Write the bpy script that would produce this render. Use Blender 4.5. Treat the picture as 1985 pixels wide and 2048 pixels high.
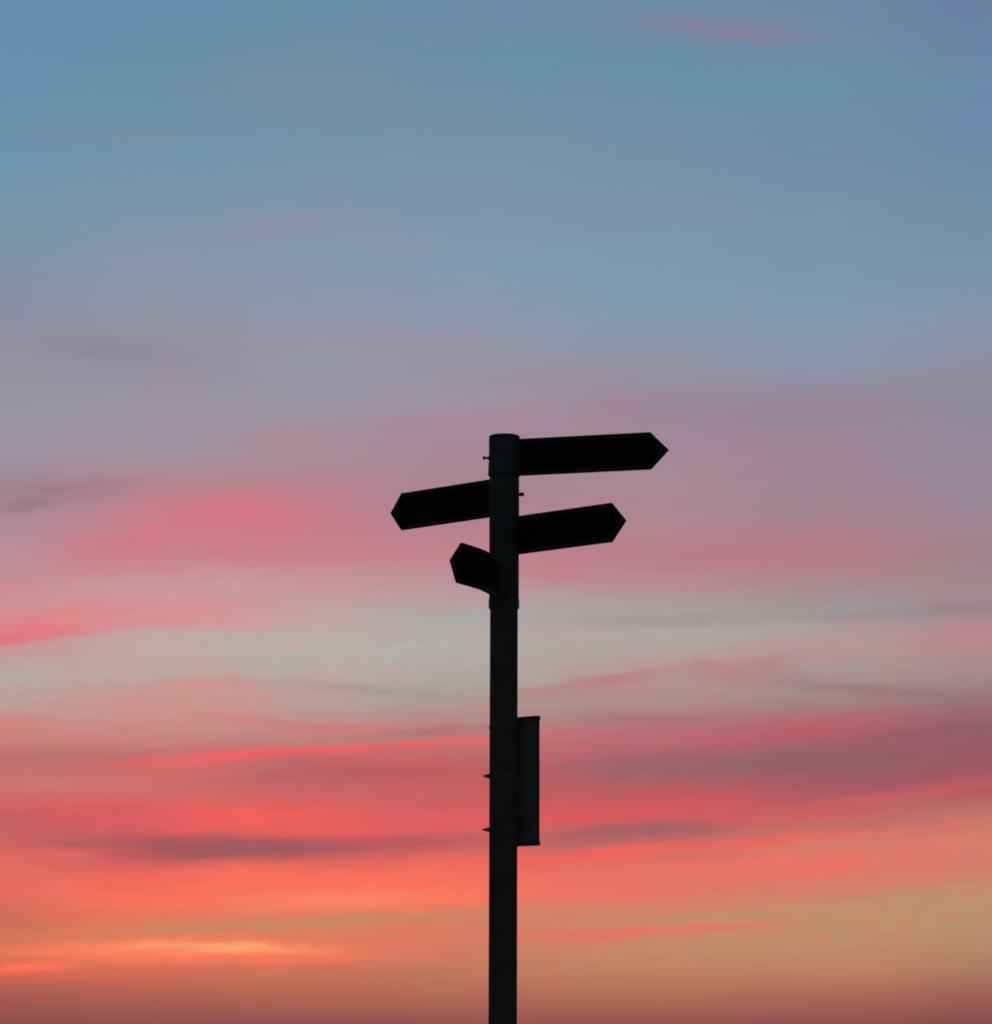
import bpy, bmesh, math
from mathutils import Vector, Matrix

for o in list(bpy.data.objects):
    bpy.data.objects.remove(o)
scene = bpy.context.scene
COL = scene.collection
R = math.radians

# ------------------------------------------------------------------ camera
EYE = 1.6                      # eye height above the ground, metres
PITCH = 10.05                  # camera looks up this much
ROLL = 0.2
F_SRC = 6000.0                 # focal length in pixels of the 1985 px wide photograph
cam_d = bpy.data.cameras.new('camera')
cam_d.sensor_fit = 'HORIZONTAL'
cam_d.sensor_width = 36.0
cam_d.lens = 36.0 * F_SRC / 1985.0
cam_d.clip_start = 0.1
cam_d.clip_end = 20000.0
cam = bpy.data.objects.new('camera', cam_d)
COL.objects.link(cam)
cam.matrix_world = (Matrix.Translation((0, 0, EYE)) @ Matrix.Rotation(R(90 + PITCH), 4, 'X')
                    @ Matrix.Rotation(R(ROLL), 4, 'Z'))
scene.camera = cam
scene.render.resolution_x = 992
scene.render.resolution_y = 1024

CAM_ROT = cam.matrix_world.to_3x3()


def ray(x, y):
    """world direction of a pixel of the 1985 x 2048 photograph"""
    return (CAM_ROT @ Vector(((x - 992.5) / F_SRC, -(y - 1024.0) / F_SRC, -1.0))).normalized()


def azel(xd, yd):
    """azimuth / elevation (degrees) of a point given on the 1900 x 1960 view of the photograph"""
    d = ray(xd * 1985 / 1900, yd * 2048 / 1960)
    return math.degrees(math.atan2(d.x, d.y)), math.degrees(math.asin(d.z))


# ------------------------------------------------------------------ dusk sky
def lin(c):
    out = []
    for v in c:
        v /= 255.0
        out.append(v / 12.92 if v <= 0.04045 else ((v + 0.055) / 1.055) ** 2.4)
    return (out[0], out[1], out[2], 1.0)


SUN_AZ = -3.0                  # degrees to the left of the view axis, just under the horizon
world = bpy.data.worlds.new('World')
scene.world = world
world.use_nodes = True
nt = world.node_tree
nt.nodes.clear()
L = nt.links


def setin(tree, sock, v):
    if isinstance(v, bpy.types.NodeSocket):
        tree.links.new(v, sock)
    else:
        sock.default_value = v


def M(op, a, b=None, c=None, tree=nt, clamp=False):
    n = tree.nodes.new('ShaderNodeMath')
    n.operation = op
    n.use_clamp = clamp
    setin(tree, n.inputs[0], a)
    if b is not None:
        setin(tree, n.inputs[1], b)
    if c is not None:
        setin(tree, n.inputs[2], c)
    return n.outputs[0]


def mixc(f, a, b, tree=nt):
    n = tree.nodes.new('ShaderNodeMix')
    n.data_type = 'RGBA'
    n.clamp_factor = True
    setin(tree, n.inputs[0], f)
    setin(tree, n.inputs[6], a)
    setin(tree, n.inputs[7], b)
    return n.outputs[2]


def smooth(x, lo, hi, tree=nt):
    n = tree.nodes.new('ShaderNodeMapRange')
    n.interpolation_type = 'SMOOTHSTEP'
    setin(tree, n.inputs[0], x)
    n.inputs[1].default_value = lo
    n.inputs[2].default_value = hi
    return n.outputs[0]


def noise(u, v, su, sv, detail, seed, rough=0.5, tree=nt):
    cx = tree.nodes.new('ShaderNodeCombineXYZ')
    setin(tree, cx.inputs[0], M('MULTIPLY', u, 1.0 / su))
    setin(tree, cx.inputs[1], M('MULTIPLY', v, 1.0 / sv))
    cx.inputs[2].default_value = seed
    n = tree.nodes.new('ShaderNodeTexNoise')
    n.noise_dimensions = '3D'
    n.inputs['Scale'].default_value = 1.0
    n.inputs['Detail'].default_value = detail
    n.inputs['Roughness'].default_value = rough
    tree.links.new(cx.outputs[0], n.inputs['Vector'])
    return n.outputs['Fac']


KD = F_SRC * 1900 / 1985 * math.pi / 180        # sky units per degree
tc = nt.nodes.new('ShaderNodeTexCoord')
sx = nt.nodes.new('ShaderNodeSeparateXYZ')
L.new(tc.outputs['Generated'], sx.inputs[0])
az = M('MULTIPLY', M('ARCTAN2', sx.outputs[0], sx.outputs[1]), 180 / math.pi)
el = M('MULTIPLY', M('ARCSINE', sx.outputs[2]), 180 / math.pi)
U0 = M('MULTIPLY', az, KD)
V0 = M('MULTIPLY', el, KD)
# high streaks drift up towards the right: sheared noise space
Vs = M('SUBTRACT', V0, M('MULTIPLY', U0, 0.06))


def cen(n, amp):
    return M('MULTIPLY', M('SUBTRACT', n, 0.5), amp)


wu = cen(noise(U0, Vs, 260, 70, 3, 1.3), 70)
wv = cen(noise(U0, Vs, 260, 55, 4, 7.7), 30)
wf = cen(noise(U0, Vs, 80, 14, 4, 3.1), 13)
U = M('ADD', U0, wu)
we = cen(noise(U0, Vs, 46, 20, 4, 9.4, 0.6), 12)
V = M('ADD', M('ADD', M('ADD', V0, wv), wf), we)
Vb = M('ADD', V0, M('MULTIPLY', wv, 0.6))
fibre = noise(U, M('SUBTRACT', V, M('MULTIPLY', U, 0.06)), 210, 20, 5, 11.0, 0.55)

# broad tones of the sky, read along seven azimuths from the zenith side down to the horizon
ROWS = [0, 150, 300, 400, 500, 600, 700, 780, 850, 930, 1000, 1060, 1120, 1170, 1230, 1290, 1340,
        1400, 1450, 1510, 1560, 1610, 1660, 1710, 1760, 1810, 1860, 1910, 1960]
COLX = [0, 300, 620, 900, 1250, 1580, 1900]
TONES = [
 [(105,140,172),(104,139,168),(105,140,168),(106,140,168),(107,139,167),(109,135,165),(106,128,160)],
 [(106,143,170),(107,143,168),(110,143,166),(108,143,168),(107,143,168),(106,143,168),(104,138,166)],
 [(110,148,174),(113,148,173),(117,148,172),(119,147,170),(117,145,170),(112,142,170),(108,140,168)],
 [(117,150,172),(124,149,171),(128,148,170),(126,148,172),(124,147,171),(120,146,170),(113,144,168)],
 [(128,148,165),(134,150,168),(132,152,172),(128,154,176),(124,152,175),(122,150,170),(118,148,172)],
 [(140,143,162),(145,147,165),(144,150,168),(138,152,172),(130,154,174),(128,152,174),(132,148,170)],
 [(148,145,160),(148,142,158),(152,150,168),(152,148,164),(146,146,162),(138,148,168),(142,142,160)],
 [(152,150,162),(156,150,162),(156,150,163),(160,146,160),(154,138,152),(150,136,150),(142,138,155)],
 [(158,150,162),(160,148,160),(166,142,154),(166,134,150),(164,136,152),(158,134,148),(148,136,154)],
 [(160,135,148),(176,136,146),(180,132,146),(168,134,146),(168,136,148),(158,134,148),(156,136,152)],
 [(176,140,152),(192,132,144),(192,128,142),(180,130,142),(174,134,144),(168,130,142),(160,134,146)],
 [(186,144,154),(198,134,144),(194,132,144),(194,132,142),(184,128,138),(180,124,136),(160,130,138)],
 [(196,142,150),(200,150,155),(196,148,154),(186,150,156),(180,144,152),(168,138,144),(160,138,142)],
 [(208,142,148),(204,158,160),(190,164,164),(176,166,164),(168,160,158),(162,152,154),(158,138,142)],
 [(200,146,150),(190,170,166),(184,172,168),(178,170,166),(177,166,162),(172,158,154),(176,142,144)],
 [(184,170,164),(190,166,158),(185,169,163),(178,165,160),(178,154,151),(168,148,146),(166,136,138)],
 [(186,162,154),(196,152,147),(180,160,152),(172,156,150),(172,146,142),(164,134,134),(150,120,128)],
 [(204,136,130),(200,138,134),(192,136,132),(184,128,126),(182,112,118),(172,102,111),(150,96,108)],
 [(186,118,116),(204,114,112),(196,104,106),(194,102,104),(170,102,112),(152,95,106),(150,91,102)],
 [(206,112,108),(204,110,106),(200,100,102),(196,96,98),(184,94,100),(160,92,102),(164,88,100)],
 [(196,100,100),(214,100,98),(222,98,96),(210,96,96),(206,92,94),(200,96,98),(192,118,108)],
 [(204,98,96),(190,92,97),(190,92,97),(206,100,98),(192,108,104),(206,124,112),(212,128,112)],
 [(226,108,98),(205,98,96),(222,106,96),(232,108,96),(226,112,100),(226,118,104),(208,124,108)],
 [(222,106,94),(240,112,94),(246,122,96),(242,118,96),(228,118,102),(210,128,108),(192,144,114)],
 [(206,110,90),(222,122,94),(216,130,98),(212,128,102),(204,136,106),(196,144,112),(186,144,112)],
 [(214,118,88),(224,126,92),(222,124,94),(206,124,98),(196,134,104),(192,138,108),(182,136,106)],
 [(204,104,84),(208,112,88),(202,116,90),(192,122,96),(192,128,100),(188,128,100),(172,122,98)],
 [(164,90,80),(170,96,82),(178,102,84),(178,106,88),(176,108,88),(170,103,87),(156,96,84)],
 [(140,80,81),(143,81,81),(145,82,81),(146,83,81),(146,83,81),(144,82,81),(132,78,80)],
]
EL_TOP = 21.0
t_el = M('DIVIDE', Vb, KD * EL_TOP)
base = None
prev_u = None
for i, cx_ in enumerate(COLX):
    rp = nt.nodes.new('ShaderNodeValToRGB')
    cr = rp.color_ramp
    cr.interpolation = 'LINEAR'
    pts = []
    for y, row in zip(ROWS, TONES):
        pts.append((azel(cx_, y)[1] / EL_TOP, lin(row[i])))
    pts.append((1.0, lin((99, 132, 165))))
    pts.sort(key=lambda p: p[0])
    cr.elements[0].position = pts[0][0]
    cr.elements[0].color = pts[0][1]
    cr.elements[1].position = pts[-1][0]
    cr.elements[1].color = pts[-1][1]
    for p, c in pts[1:-1]:
        e = cr.elements.new(p)
        e.color = c
    L.new(t_el, rp.inputs[0])
    u_here = azel(cx_, 980)[0] * KD
    if base is None:
        base = rp.outputs[0]
    else:
        base = mixc(smooth(U0, prev_u, u_here), base, rp.outputs[0])
    prev_u = u_here

# one soft cloud streak, as a node group reused for every streak
sg = bpy.data.node_groups.new('cloud_streak', 'ShaderNodeTree')
for nm in ('U', 'V', 'Fibre', 'CU', 'CV', 'InvLength', 'InvUp', 'InvDown', 'Cos', 'Sin', 'Bend',
           'Sharp', 'Opacity', 'FibreMix'):
    sg.interface.new_socket(nm, in_out='INPUT', socket_type='NodeSocketFloat')
sg.interface.new_socket('Mask', in_out='OUTPUT', socket_type='NodeSocketFloat')
gi = sg.nodes.new('NodeGroupInput')
go = sg.nodes.new('NodeGroupOutput')
G = {s.name: s for s in gi.outputs if s.name}


def m(op, a, b=None, c=None, clamp=False):
    return M(op, a, b, c, tree=sg, clamp=clamp)


du = m('SUBTRACT', G['U'], G['CU'])
dv = m('SUBTRACT', G['V'], G['CV'])
ur = m('ADD', m('MULTIPLY', du, G['Cos']), m('MULTIPLY', dv, G['Sin']))
vr = m('SUBTRACT', m('MULTIPLY', dv, G['Cos']), m('MULTIPLY', du, G['Sin']))
un = m('MULTIPLY', ur, G['InvLength'])
vr = m('SUBTRACT', vr, m('MULTIPLY', m('MULTIPLY', un, un), G['Bend']))
up = m('MULTIPLY', m('MAXIMUM', vr, 0.0), G['InvUp'])
dn = m('MULTIPLY', m('MINIMUM', vr, 0.0), G['InvDown'])
vn = m('ADD', up, dn)
d2 = m('ADD', m('MULTIPLY', un, un), m('MULTIPLY', vn, vn))
ex = m('EXPONENT', m('MULTIPLY', m('POWER', d2, G['Sharp']), -1.0))
fb = m('ADD', 1.0, m('MULTIPLY', m('MULTIPLY', m('SUBTRACT', G['Fibre'], 0.5), 3.0), G['FibreMix']))
sg.links.new(m('MULTIPLY', m('MULTIPLY', ex, fb), G['Opacity'], clamp=True), go.inputs[0])

# x, y, half length, thickness up, thickness down, tilt (deg, + rises to the right), colour, opacity,
# sharpness, bend
STREAKS = [
 (1370, 54, 190, 26, 26, -3, (136,126,153), .52, 1.1, 0),
 (1290, 45, 110, 12, 12, -5, (142,122,152), .35, 1.1, 0),
 (1460, 68, 110, 13, 16, -1, (140,122,150), .45, 1.2, 0),
 (600, 165, 170, 45, 50, 0, (123,144,161), .50, 1.0, 0),
 (280, 262, 100, 14, 16, 3, (126,142,158), .55, 1.0, 0),
 (110, 262, 50, 12, 14, 0, (124,142,160), .5, 1.0, 0),
 (520, 436, 120, 22, 22, 7, (146,142,162), .60, 1.0, 0),
 (780, 462, 110, 20, 20, -4, (140,146,168), .40, 1.0, 0),
 (190, 668, 100, 26, 22, 0, (140,134,148), .65, 1.0, 0),
 (570, 702, 90, 18, 18, 0, (150,156,174), .5, 1.0, 0),
 (810, 648, 130, 16, 18, 0, (160,142,158), .45, 1.0, 0),
 (870, 805, 190, 22, 20, 3, (172,132,146), .65, 1.0, 0),
 (980, 720, 110, 16, 18, 4, (152,142,154), .5, 1.0, 0),
 (1180, 770, 110, 40, 40, 0, (162,132,148), .45, 1.0, 0),
 (1520, 785, 190, 36, 40, 0, (152,128,144), .5, 1.0, 0),
 (530, 835, 80, 12, 14, 0, (176,134,146), .5, 1.0, 0),
 (130, 935, 165, 20, 26, 4, (158,118,134), .55, 1.0, 0),
 (40, 967, 60, 8, 9, 6, (148,108,124), .40, 1.2, 0),
 (455, 985, 165, 52, 70, 0, (219,113,127), .68, 1.0, 0),
 (240, 1042, 150, 34, 36, 14, (212,119,130), .62, 1.0, 0),
 (560, 1055, 180, 26, 28, 0, (206,126,136), .5, 1.0, 0),
 (1080, 1096, 90, 24, 16, 0, (200,124,134), .7, 1.2, 0),
 (1320, 1075, 280, 36, 36, 2, (186,122,134), .5, 1.0, 0),
 (360, 1130, 260, 30, 30, 3, (206,158,160), .5, 1.0, 0),
 (90, 1203, 190, 36, 18, 12, (228,116,124), .9, 1.4, 0),
 (330, 1185, 220, 24, 18, 4, (212,152,154), .7, 1.3, 0),
 (640, 1235, 330, 40, 50, 2, (184,173,168), .6, 1.0, 0),
 (1350, 1188, 260, 12, 12, -1, (156,146,148), .5, 1.0, 0),
 (1250, 1214, 290, 14, 14, 1, (180,167,163), .6, 1.0, 0),
 (1560, 1242, 230, 24, 26, 6, (192,142,144), .6, 1.0, 0),
 (1860, 1215, 120, 34, 34, 4, (194,132,138), .6, 1.0, 0),
 (1840, 1165, 220, 12, 12, 4, (150,128,136), .5, 1.0, 0),
 (1150, 1307, 120, 11, 20, 7, (187,119,123), .7, 1.1, 0),
 (1410, 1286, 90, 20, 26, 4, (188,122,127), .5, 1.0, 0),
 (750, 1324, 210, 11, 11, -3, (164,150,147), .4, 1.0, 0),
 (300, 1345, 200, 24, 40, 0, (206,144,140), .45, 1.0, 0),
 (1660, 1318, 210, 12, 14, -5, (148,116,124), .6, 1.0, 0),
 (1750, 1390, 330, 34, 40, 4, (150,92,106), .5, 1.0, 0),
 (1330, 1412, 330, 24, 20, 6, (194,104,110), .55, 1.0, 0),
 (1640, 1450, 330, 24, 24, 4, (148,90,103), .35, 1.0, 0),
 (1390, 1466, 330, 23, 22, 1, (146,98,106), .66, 1.2, 0),
 (820, 1403, 130, 8, 9, 3, (160,114,118), .65, 1.0, 0),
 (150, 1448, 160, 16, 16, 2, (180,110,112), .5, 1.0, 0),
 (680, 1482, 220, 16, 18, 2, (176,92,100), .6, 1.0, 0),
 (640, 1435, 315, 7, 9, 4, (247,92,97), .85, 1.2, 0),
 (430, 1451, 140, 9, 9, 3, (240,98,100), .45, 1.1, 0),
 (130, 1506, 150, 14, 14, 0, (208,122,112), .5, 1.0, 0),
 (430, 1572, 330, 34, 26, -2, (248,98,94), .75, 1.1, 0),
 (860, 1570, 200, 24, 24, 0, (228,92,94), .5, 1.0, 0),
 (120, 1560, 180, 20, 20, 0, (190,90,96), .4, 1.0, 0),
 (425, 1621, 285, 25, 27, 0, (160,90,96), .9, 1.8, 0),
 (790, 1610, 160, 16, 18, 3, (176,90,97), .7, 1.2, 0),
 (270, 1690, 100, 14, 16, 0, (184,90,94), .7, 1.0, 0),
 (60, 1227, 120, 22, 7, 9, (230,112,118), .8, 1.3, 0),
 (225, 1173, 62, 8, 8, 14, (226,124,134), .6, 1.0, 0),
 (330, 1196, 260, 34, 8, 1, (212,152,152), .6, 1.2, 0),
 (440, 1318, 180, 22, 40, 0, (206,148,142), .6, 1.1, 0),
 (455, 1302, 45, 14, 12, -12, (206,146,142), .5, 1.1, 0),
 (680, 1317, 170, 6, 9, -3, (164,146,144), .4, 1.0, 0),
 (640, 1388, 200, 9, 14, -3, (218,112,112), .5, 1.0, 0),
 (0, 1392, 100, 22, 22, 0, (214,122,122), .5, 1.0, 0),
 (230, 1556, 130, 24, 24, 0, (212,88, 96), .5, 1.0, 0),
 (255, 1642, 70, 12, 16, 0, (178,88,96), .6, 1.0, 0),
 (610, 1660, 110, 9, 11, 5, (216,86, 92), .6, 1.0, 0),
 (110, 1636, 90, 13, 15, 3, (234,106,100), .6, 1.0, 0),
 (190, 1800, 120, 8, 8, 8, (206,132, 98), .5, 1.0, 0),
 (1040, 1322, 65, 8, 9, 9, (192,122,126), .6, 1.0, 0),
 (1160, 1332, 210, 20, 22, 2, (184,138,136), .5, 1.0, 0),
 (1350, 1276, 24, 15, 15, 0, (186,118,124), .35, 1.0, 0),
 (1472, 1276, 26, 16, 18, 10, (182,116,124), .4, 1.0, 0),
 (1260, 1380, 170, 12, 14, -3, (160,112,118), .5, 1.0, 0),
 (1560, 1396, 190, 17, 18, 8, (190,92,104), .55, 1.0, 0),
 (1850, 1390, 130, 9, 10, 4, (136,88,106), .5, 1.0, 0),
 (1190, 1100, 150, 14, 16, -2, (190,140,150), .5, 1.0, 0),
 (1290, 1126, 140, 8, 8, 0, (186,142,152), .4, 1.0, 0),
 (150, 1822, 110, 9, 8, 0, (253,120,88), .7, 1.2, 0),
 (500, 1806, 130, 7, 8, -2, (255,140,94), .7, 1.1, 0),
 (580, 1824, 90, 4, 5, -3, (255,148,100), .6, 1.1, 0),
 (430, 1795, 160, 8, 9, 2, (236,126,92), .6, 1.1, 0),
 (210, 1862, 200, 6, 7, 2, (224,110,88), .5, 1.0, 0),
 (500, 1858, 200, 5, 6, 3, (216,114,90), .5, 1.0, 0),
 (250, 1195, 200, 24, 14, 8, (218,136,140), .5, 1.0, 0),
 (1230, 1545, 300, 16, 18, 5, (222,88,92), .5, 1.0, 0),
 (1740, 1524, 280, 14, 14, 7, (222,94,97), .5, 1.0, 0),
 (1210, 1594, 200, 16, 18, 3, (165,96,102), .85, 1.3, 0),
 (1520, 1590, 280, 14, 14, 6, (182,112,106), .6, 1.0, 0),
 (1160, 1632, 260, 10, 14, 5, (244,94, 88), .8, 1.1, 0),
 (1520, 1606, 320, 11, 14, 5, (234,106, 98), .6, 1.0, 0),
 (1320, 1672, 420, 26, 26, 5, (234,116,100), .6, 1.0, 0),
 (500, 1690, 430, 34, 42, 2, (252,114,92), .85, 1.2, 0),
 (650, 1722, 270, 18, 20, 2, (255,130, 97), .8, 1.0, 0),
 (1580, 1735, 480, 16, 70, 6, (190,146,112), .7, 1.3, 0),
 (640, 1764, 430, 8, 10, 3, (198,138,102), .85, 1.2, 0),
 (1190, 1783, 260, 12, 18, 4, (230,114, 97), .85, 1.2, 0),
 (720, 1800, 290, 14, 18, 3, (228,118, 94), .7, 1.0, 0),
 (330, 1824, 300, 19, 19, 0, (255,126,91), .92, 1.3, 0),
 (600, 1834, 190, 8, 9, 0, (243,118, 88), .7, 1.0, 0),
 (415, 1814, 150, 8, 9, 0, (255,166,110), .95, 1.1, 0),
 (290, 1819, 60, 5, 6, 2, (255,150,100), .6, 1.0, 0),
 (180, 1843, 80, 4, 4, 0, (206,118, 86), .7, 1.0, 0),
 (50, 1852, 105, 12, 11, 4, (252,115,89), .95, 1.3, 0),
 (150, 1874, 250, 8, 9, 2, (214,102, 86), .5, 1.0, 0),
]
sky = base
for (x, y, a, bu, bd, ang, colr, op, sh, bend) in STREAKS:
    g = nt.nodes.new('ShaderNodeGroup')
    g.node_tree = sg
    az_, el_ = azel(x, y)
    for nm, v in (('U', U), ('V', V), ('Fibre', fibre)):
        L.new(v, g.inputs[nm])
    for nm, v in (('CU', az_ * KD), ('CV', el_ * KD), ('InvLength', 1 / a), ('InvUp', 1 / bu),
                  ('InvDown', 1 / bd), ('Cos', math.cos(R(ang))), ('Sin', math.sin(R(ang))),
                  ('Bend', bend), ('Sharp', sh), ('Opacity', op), ('FibreMix', .5)):
        g.inputs[nm].default_value = v
    sky = mixc(g.outputs[0], sky, lin(colr))

# fine wisps all over: thicker cloud takes the red light, the gaps show the grey blue behind it
lowd = M('SUBTRACT', 1.0, M('MULTIPLY', smooth(el, 8.0, 15.0), 0.62))
lowd = M('MULTIPLY', lowd, M('ADD', 0.25, M('MULTIPLY', smooth(el, 0.7, 2.2), 0.75)))
wisp = M('ADD', cen(noise(U, M('SUBTRACT', V, M('MULTIPLY', U, 0.05)), 340, 24, 5, 21.0, 0.52), 0.8),
         cen(noise(U, M('SUBTRACT', V, M('MULTIPLY', U, 0.09)), 190, 40, 5, 5.5, 0.58), 1.0))
wisp = M('ADD', wisp, cen(noise(U, V, 75, 30, 5, 14.2, 0.6), 0.75))
wisp = M('MULTIPLY', wisp, lowd)
low2 = M('SUBTRACT', 1.0, smooth(el, 6.0, 10.0))            # the low red bands are the most broken up
wisp = M('MULTIPLY', wisp, M('ADD', 1.0, M('MULTIPLY', low2, 0.7)))
lum = M('ADD', cen(noise(U, M('SUBTRACT', V, M('MULTIPLY', U, 0.07)), 150, 13, 5, 31.0, 0.58), 0.13),
        cen(noise(U, V, 60, 22, 5, 44.0, 0.62), 0.11))
lum = M('ADD', 1.0, M('MULTIPLY', M('MULTIPLY', lum, lowd), M('ADD', 0.3, M('MULTIPLY', low2, 0.7))))
gain = nt.nodes.new('ShaderNodeCombineXYZ')
for i_, k_ in enumerate((.12, -.10, -.14)):
    L.new(M('MULTIPLY', lum, M('ADD', 1.0, M('MULTIPLY', wisp, k_))), gain.inputs[i_])
gm = nt.nodes.new('ShaderNodeVectorMath')
gm.operation = 'MULTIPLY'
L.new(sky, gm.inputs[0])
L.new(gain.outputs[0], gm.inputs[1])
sky = gm.outputs[0]

# the rest of the sky: a Nishita dusk sky, into which the sunset side fades
nish = nt.nodes.new('ShaderNodeTexSky')
nish.sky_type = 'NISHITA'
nish.sun_disc = False
nish.sun_elevation = R(1.0)
nish.sun_rotation = R(SUN_AZ)
nish.air_density = 1.0
nish.dust_density = 1.5
nish.ozone_density = 2.0
nb = nt.nodes.new('ShaderNodeMix')
nb.data_type = 'RGBA'
nb.blend_type = 'MULTIPLY'
nb.inputs[0].default_value = 1.0
L.new(nish.outputs[0], nb.inputs[6])
NISH = 0.14
nb.inputs[7].default_value = (NISH, NISH, NISH, 1)
aaz = M('ABSOLUTE', az)
side = M('SUBTRACT', 1.0, smooth(aaz, 14.0, 60.0))
high = M('SUBTRACT', 1.0, smooth(el, 20.5, 60.0))
sky = mixc(M('MULTIPLY', side, high), nb.outputs[2], sky)
bg = nt.nodes.new('ShaderNodeBackground')
bg.inputs['Strength'].default_value = 1.0
L.new(sky, bg.inputs['Color'])
wo = nt.nodes.new('ShaderNodeOutputWorld')
L.new(bg.outputs[0], wo.inputs['Surface'])
world.cycles.sampling_method = 'MANUAL'
world.cycles.sample_map_resolution = 256
scene.cycles.use_adaptive_sampling = True
scene.cycles.pixel_filter_type = 'BLACKMAN_HARRIS'
scene.cycles.filter_width = 1.9
scene.cycles.adaptive_threshold = 0.02
scene.cycles.adaptive_min_samples = 12

# the sun has gone down behind the post: only a trace of direct red light is left
sun_d = bpy.data.lights.new('sun', 'SUN')
sun_d.energy = 0.05
sun_d.angle = R(0.5)
sun_d.color = (1.0, 0.55, 0.35)
sun = bpy.data.objects.new('sun', sun_d)
COL.objects.link(sun)
sun.rotation_euler = Vector((-math.sin(R(SUN_AZ)), -math.cos(R(SUN_AZ)), -math.sin(R(1.0)))).to_track_quat('-Z', 'Y').to_euler()

vs = scene.view_settings
vs.view_transform = 'Standard'
vs.look = 'None'
vs.exposure = 0.0
vs.gamma = 1.0
vs.use_curve_mapping = False


# ------------------------------------------------------------------ materials
def mat(name, col, rough, spec=0.25, metal=0.0, wear=0.3, scale=14.0, bump=0.1):
    mt = bpy.data.materials.new(name)
    mt.use_nodes = True
    t = mt.node_tree
    b = t.nodes['Principled BSDF']
    b.inputs['Roughness'].default_value = rough
    b.inputs['Metallic'].default_value = metal
    b.inputs['Specular IOR Level'].default_value = spec
    c = t.nodes.new('ShaderNodeTexCoord')
    n = t.nodes.new('ShaderNodeTexNoise')
    n.inputs['Scale'].default_value = scale
    n.inputs['Detail'].default_value = 6
    t.links.new(c.outputs['Object'], n.inputs['Vector'])
    rp = t.nodes.new('ShaderNodeValToRGB')
    rp.color_ramp.elements[0].position = 0.3
    rp.color_ramp.elements[1].position = 0.7
    rp.color_ramp.elements[0].color = tuple(v * (1 - wear) for v in col) + (1,)
    rp.color_ramp.elements[1].color = tuple(v * (1 + wear) for v in col) + (1,)
    t.links.new(n.outputs['Fac'], rp.inputs[0])
    t.links.new(rp.outputs[0], b.inputs['Base Color'])
    bp = t.nodes.new('ShaderNodeBump')
    bp.inputs['Strength'].default_value = bump
    bp.inputs['Distance'].default_value = 0.002
    t.links.new(n.outputs['Fac'], bp.inputs['Height'])
    t.links.new(bp.outputs[0], b.inputs['Normal'])
    return mt


paint = mat('dark_post_paint', (.125, .098, .088), .75, .15, wear=.14)
collar_paint = mat('dark_green_collar_paint', (.100, .092, .086), .7, .15, wear=.16)
arm_paint = mat('dark_green_arm_paint', (.066, .066, .062), .75, .15, wear=.16)
face_paint = mat('black_face_paint', (.012, .012, .013), .85, .08)
board_paint = mat('dark_grey_board_metal', (.24, .215, .21), .65, .2, wear=.16)
steel = mat('dull_steel', (.14, .115, .10), .7, .15)
grass = mat('dark_grass', (.035, .05, .022), .95, .1, 0, .5, 3.0, .6)


# ------------------------------------------------------------------ mesh helpers
def finish(name, bm, material, parent=None, smooth_angle=None):
    bmesh.ops.recalc_face_normals(bm, faces=bm.faces)
    me = bpy.data.meshes.new(name)
    if smooth_angle is not None:
        for f in bm.faces:
            f.smooth = True
        for e in bm.edges:
            if len(e.link_faces) == 2 and e.calc_face_angle(0) > smooth_angle:
                e.smooth = False
    bm.to_mesh(me)
    bm.free()
    me.materials.append(material)
    o = bpy.data.objects.new(name, me)
    COL.objects.link(o)
    if parent is not None:
        o.parent = parent
    return o


def lathe(bm, prof, seg=64, mtx=None):
    """prof: list of (radius, z); closed with caps"""
    rings = []
    for r, z in prof:
        ring = []
        for i in range(seg):
            a = 2 * math.pi * i / seg
            p = Vector((r * math.cos(a), r * math.sin(a), z))
            ring.append(bm.verts.new(mtx @ p if mtx else p))
        rings.append(ring)
    for q, w in zip(rings, rings[1:]):
        for i in range(seg):
            j = (i + 1) % seg
            bm.faces.new((q[i], q[j], w[j], w[i]))
    bm.faces.new(rings[0][::-1])
    bm.faces.new(rings[-1])


def box(bm, origin, ux, uy, uz, x0, x1, y0, y1, z0, z1, bev=0.0):
    vs_ = []
    for z in (z0, z1):
        for x, y in ((x0, y0), (x1, y0), (x1, y1), (x0, y1)):
            vs_.append(bm.verts.new(origin + ux * x + uy * y + uz * z))
    fs = [bm.faces.new([vs_[i] for i in q]) for q in
          ((3, 2, 1, 0), (4, 5, 6, 7), (0, 1, 5, 4), (1, 2, 6, 5), (2, 3, 7, 6), (3, 0, 4, 7))]
    if bev:
        es = list({e for f in fs for e in f.edges})
        bmesh.ops.bevel(bm, geom=es, offset=bev, segments=2, affect='EDGES')


# ------------------------------------------------------------------ ground
bm = bmesh.new()
rings_r = [0.6, 3, 8, 20, 60, 200, 800, 3000, 9000]
vc = bm.verts.new((0, 11.2, 0))
prev = None
for ir, r in enumerate(rings_r):
    ring = []
    for i in range(72):
        a = 2 * math.pi * i / 72
        h = 0.0 if r < 10 else -0.06 + 0.05 * math.sin(3 * a + ir) * min(1, r / 60)
        ring.append(bm.verts.new((r * math.cos(a), 11.2 + r * math.sin(a), h)))
    if prev is None:
        for i in range(72):
            bm.faces.new((vc, ring[i], ring[(i + 1) % 72]))
    else:
        for i in range(72):
            j = (i + 1) % 72
            bm.faces.new((prev[i], ring[i], ring[j], prev[j]))
    prev = ring
ground = finish('ground', bm, grass, None, 1.0)
ground['kind'] = 'structure'
ground['label'] = 'dark grassy ground below the post, under the bottom edge of the view'

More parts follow.
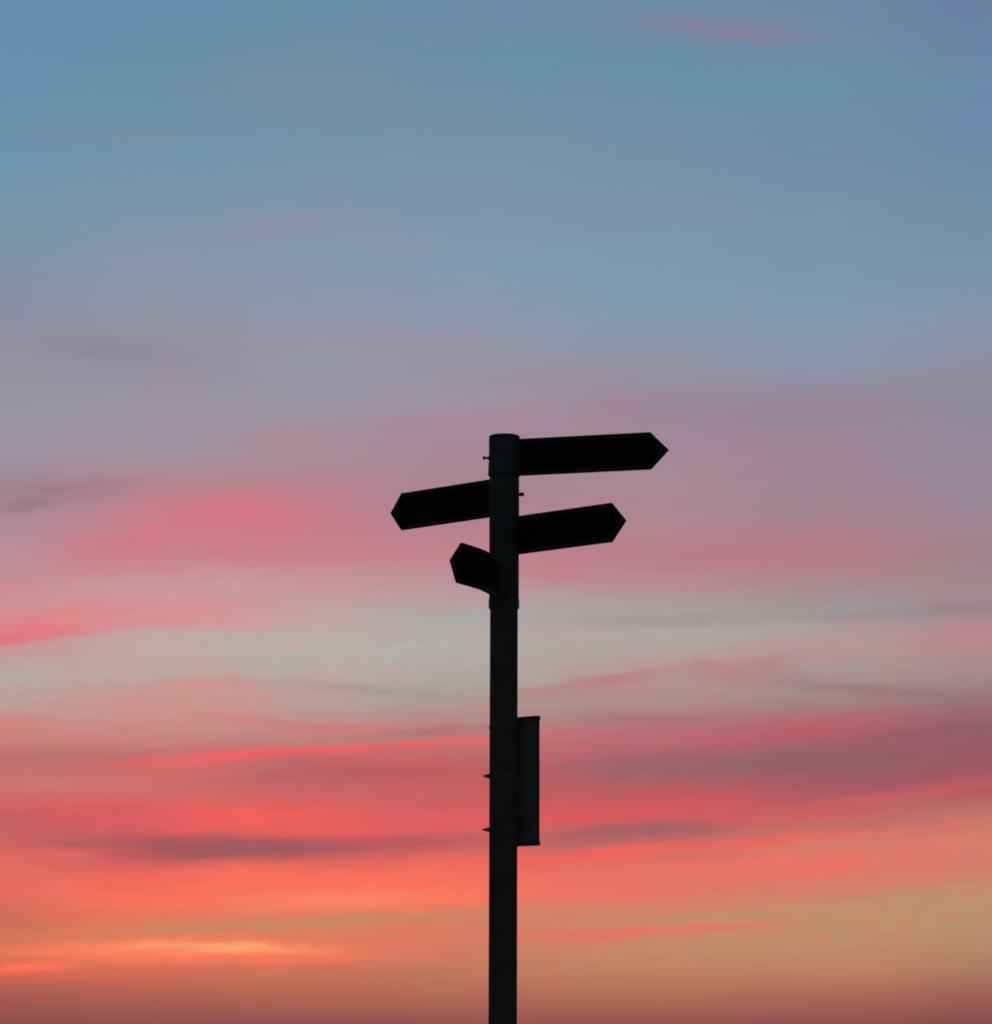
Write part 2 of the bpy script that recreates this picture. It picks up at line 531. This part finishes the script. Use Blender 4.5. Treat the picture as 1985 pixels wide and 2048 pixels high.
# ------------------------------------------------------------------ fingerpost
S = 0.0019                                  # metres per photo pixel at the post
Y0 = F_SRC * S * math.cos(R(10))            # distance of the post
d0 = ray(1008.6, 1150)
X0 = d0.x / d0.y * Y0                       # the post stands here


def zp(y, x=1008.6, dy=0.0):
    """height of a photo row on the plane of the post"""
    d = ray(x, y)
    return EYE + d.z / d.y * (Y0 + dy)


post = bpy.data.objects.new('fingerpost', None)
COL.objects.link(post)
post.empty_display_size = 0.3
post.location = (X0, Y0, 0)
post['label'] = 'tall dark round fingerpost with four pointed sign arms, silhouetted against the sunset'
post['category'] = 'signpost'


def ringpart(name, material, prof):
    b_ = bmesh.new()
    lathe(b_, [(r * S, zp(y)) for r, y in prof], 72)
    return finish(name, b_, material, post, R(35))


bm = bmesh.new()
lathe(bm, [(27.8 * S, 0.0), (27.8 * S, 1.0), (27.8 * S, 1.9), (27.7 * S, zp(1216))], 72)
finish('pole', bm, paint, post, R(35))
bm = bmesh.new()                            # flange where the pole meets the ground
lathe(bm, [(64 * S, 0.0), (64 * S, .010), (62 * S, .013), (32 * S, .014), (28.4 * S, .04), (27.85 * S, .041)], 48)
finish('base_flange', bm, paint, post, R(35))

# rotating collars, one per arm
collars = []
collars.append(ringpart('collar', collar_paint, [(30.4, 953.5), (32.6, 950.5), (32.9, 947), (32.4, 940), (31.6, 925),
                        (31.2, 905), (31.1, 878), (30.9, 873.5), (29.6, 872.3), (20, 872.0), (8, 871.8)]))
collars.append(ringpart('collar', collar_paint, [(29.4, 1033), (29.9, 1031), (29.9, 956.5), (29.3, 954)]))
collars.append(ringpart('collar', collar_paint, [(29.2, 1112.5), (29.7, 1110.5), (29.8, 1035.5), (29.3, 1033.2)]))
collars.append(ringpart('collar', collar_paint, [(29.3, 1197), (29.6, 1195), (29.7, 1115), (29.3, 1112.7)]))
ringpart('end_ring', paint, [(28.2, 1218.3), (30.4, 1216.2), (30.6, 1214), (30.6, 1200), (30.2, 1198), (29.4, 1197.2)])


# each arm: a plate that follows a centre line in plan and ends in a point
def arm(collar, path, z_top, z_bot, tip_len, shear=0.0, border=9.0):
    """path: plan points (x right, y away) in photo pixels from the post axis, from root to shoulder"""
    T = 5.5                                                       # thickness, photo pixels
    pts = [Vector(p) for p in path]
    n = len(pts)
    lens = [0.0]
    for a, b in zip(pts, pts[1:]):
        lens.append(lens[-1] + (b - a).length)
    total = lens[-1]
    dirs = []
    for i in range(n):
        if i == 0:
            d = pts[1] - pts[0]
        elif i == n - 1:
            d = pts[-1] - pts[-2]
        else:
            d = (pts[i + 1] - pts[i]).normalized() + (pts[i] - pts[i - 1]).normalized()
        dirs.append(d.normalized())
    zm = (z_top + z_bot) / 2
    hh = (z_top - z_bot) / 2

    def place(i, frac, off, extra=0.0):
        """frac -1..1 over the height, off sideways in px, extra px beyond the shoulder"""
        d = dirs[i]
        nrm = Vector((-d.y, d.x))
        p = pts[i] + d * extra + nrm * off
        k = shear * (lens[i] + extra) / total
        return Vector(((p.x + k * frac) * S, p.y * S, zm + frac * hh))

    def slab(name, material, parent, i0, fr, half, tipl, off0=0.0, bev=0.0, start_extra=0.0):
        b_ = bmesh.new()
        loops = []
        for sgn in (-1, 1):
            o_ = off0 + sgn * half
            lp = []
            for i in range(i0, n):
                e = start_extra if i == i0 else 0.0
                lp.append((b_.verts.new(place(i, -fr, o_, e)), b_.verts.new(place(i, fr, o_, e))))
            tip = b_.verts.new(place(n - 1, 0.0, o_, tipl))
            loops.append((lp, tip))
        (A, ta), (B, tb) = loops
        for i in range(len(A) - 1):
            b_.faces.new((A[i][0], A[i + 1][0], A[i + 1][1], A[i][1]))
            b_.faces.new((B[i][0], B[i][1], B[i + 1][1], B[i + 1][0]))
            b_.faces.new((A[i][1], A[i + 1][1], B[i + 1][1], B[i][1]))
            b_.faces.new((A[i][0], B[i][0], B[i + 1][0], A[i + 1][0]))
        b_.faces.new((A[-1][0], ta, A[-1][1]))
        b_.faces.new((B[-1][0], B[-1][1], tb))
        b_.faces.new((A[-1][1], ta, tb, B[-1][1]))
        b_.faces.new((A[-1][0], B[-1][0], tb, ta))
        b_.faces.new((A[0][0], A[0][1], B[0][1], B[0][0]))
        return finish(name, b_, material, parent, R(20))

    plate = slab('sign_arm', arm_paint, post, 0, 1.0, T / 2, tip_len)
    fr = 1.0 - border * S / hh
    for sgn in (-1, 1):
        slab('face_panel', face_paint, plate, 1, fr, .5, tip_len - border * 1.9, sgn * (T / 2 + .35), start_extra=0.0)
    return plate


def straight(a_deg, sign, reach_px, start=27.0, k=6):
    """root to shoulder along a heading; a_deg towards the camera, reach is the photo x distance"""
    a = R(a_deg)
    out = []
    for i in range(k):
        x0 = start * math.cos(a)
        x = x0 + (0 if i == 0 else 6 * math.cos(a) + (reach_px - x0 - 6 * math.cos(a)) * (i - 1) / (k - 2))
        out.append((sign * x, -x * math.tan(a)))
    return out


arms = []
arms.append(arm(collars[0], straight(15.6, 1, 289.5), zp(879.6), zp(953), 35.5 / math.cos(R(15.6))))
arms.append(arm(collars[1], straight(-41.0, -1, 210.5), zp(954.5), zp(1030.3), 23 / math.cos(R(41))))
arms.append(arm(collars[2], straight(40.3, 1, 208.0), zp(1036.4), zp(1112.5), 26.5 / math.cos(R(40.3))))
arms.append(arm(collars[3], [(-15, -22), (-15.5, -29), (-17, -60), (-20, -95), (-26, -125), (-32.5, -150), (-43, -184), (-57, -214), (-73, -245), (-86, -270)],
                zp(1130.5), zp(1207), 35, shear=4.2))
for a, lb in zip(arms, ('topmost and longest arm, pointing right', 'upper left arm sloping down to its tip',
                        'lower right arm rising to its tip', 'short looking lowest arm, bent and turned towards the viewer')):
    a['label'] = lb


# set screws that stick out of two of the collars
def screw(parent_name, az_deg, y, prof):
    """heading az_deg: 0 = right, 90 = towards the camera"""
    b_ = bmesh.new()
    a = R(az_deg)
    d = Vector((math.cos(a), -math.sin(a), 0))
    mtx = Matrix.Translation((0, 0, zp(y))) @ d.to_track_quat('Z', 'Y').to_matrix().to_4x4()
    lathe(b_, [(r * S, l * S) for r, l in prof], 16, mtx)
    return finish(parent_name, b_, paint, post, R(35))


screw('set_screw', 180 - 12, 917.5, [(5.0, 29), (4.8, 31.5), (2.6, 34.5), (1.9, 36.5), (2.0, 38.5), (3.2, 39), (3.5, 40.5), (3.5, 43.0), (2.8, 43.8)])
screw('set_screw', 32, 992.5, [(3.3, 28), (3.3, 38), (4.1, 38.3), (4.2, 39), (4.2, 43.6), (3.5, 44.6)])

# ------------------------------------------------------------------ notice board clamped to the pole
A_B = R(36)
board = bpy.data.objects.new('notice_board', None)
COL.objects.link(board)
board.empty_display_size = 0.2
board.location = (X0, Y0, zp(1691))
board['label'] = 'narrow upright dark metal board clamped behind the pole below the sign arms'
board['category'] = 'notice board'
ZB0, ZB1 = 0.0, zp(1431.5) - zp(1691)
nrm = Vector((math.sin(A_B), math.cos(A_B), 0))
uu = Vector((math.cos(A_B), -math.sin(A_B), 0))
zz = Vector((0, 0, 1))
org = nrm * (38 * S)
W = 55.6 * S
bm = bmesh.new()
box(bm, org, uu, nrm, zz, -W, W, -.0015, .0035, .006, ZB1 - .006)
finish('panel', bm, board_paint, board)
for nm, x0, x1 in (('side_flange', W - .002, W + .0005), ('side_flange', -W - .0005, -W + .002)):
    bm = bmesh.new()
    box(bm, org, uu, nrm, zz, x0, x1, -.004, .012, .0065, ZB1 - .0065)
    finish(nm, bm, paint, board)
bm = bmesh.new()
box(bm, org, uu, nrm, zz, -W - .003, W + .003, -.0055, .016, ZB1 - .016, ZB1, .0015)
finish('top_rail', bm, paint, board)
bm = bmesh.new()
box(bm, org, uu, nrm, zz, -W - .0025, W + .0025, -.0055, .016, 0, .016, .0015)
finish('bottom_rail', bm, paint, board)


def band(y, screw_prof, up=0.0):
    z = zp(y) - zp(1691)
    b_ = bmesh.new()
    ro, ri, h = 28.8 * S, 27.9 * S, 3.2 * S
    seg = 64
    rings = []
    for r, dz in ((ri, -h), (ro, -h), (ro, h), (ri, h)):
        rings.append([b_.verts.new((r * math.cos(2 * math.pi * i / seg), r * math.sin(2 * math.pi * i / seg), z + dz)) for i in range(seg)])
    for k in range(4):
        q, w = rings[k], rings[(k + 1) % 4]
        for i in range(seg):
            j = (i + 1) % seg
            b_.faces.new((q[i], q[j], w[j], w[i]))
    # the bracket that reaches from the band to the board
    box(b_, Vector((0, 0, z)), uu, nrm, zz, -.012, .012, 28.2 * S, 37.2 * S, -h * .9, h * .9)
    bo = finish('clamp_band', b_, steel, board, R(35))
    if screw_prof:
        b2 = bmesh.new()
        d = Vector((-1, -.12, 0)).normalized()
        mtx = Matrix.Translation((0, 0, z)) @ d.to_track_quat('Z', 'Y').to_matrix().to_4x4()
        lathe(b2, [(r * S, l * S) for r, l in screw_prof], 14, mtx)
        finish('clamp_screw', b2, steel, bo, R(35))
    return bo


band(1456, None)
band(1553, [(4.6, 27.5), (4.5, 31.0), (3.8, 32.2), (3.3, 34.0), (2.4, 35), (2.3, 38.8), (1.7, 39.5)])
band(1660, [(4.4, 27.5), (4.3, 30.5), (3.5, 32.5), (3.0, 36.0), (2.1, 38.5), (1.4, 41.4), (.7, 42)])
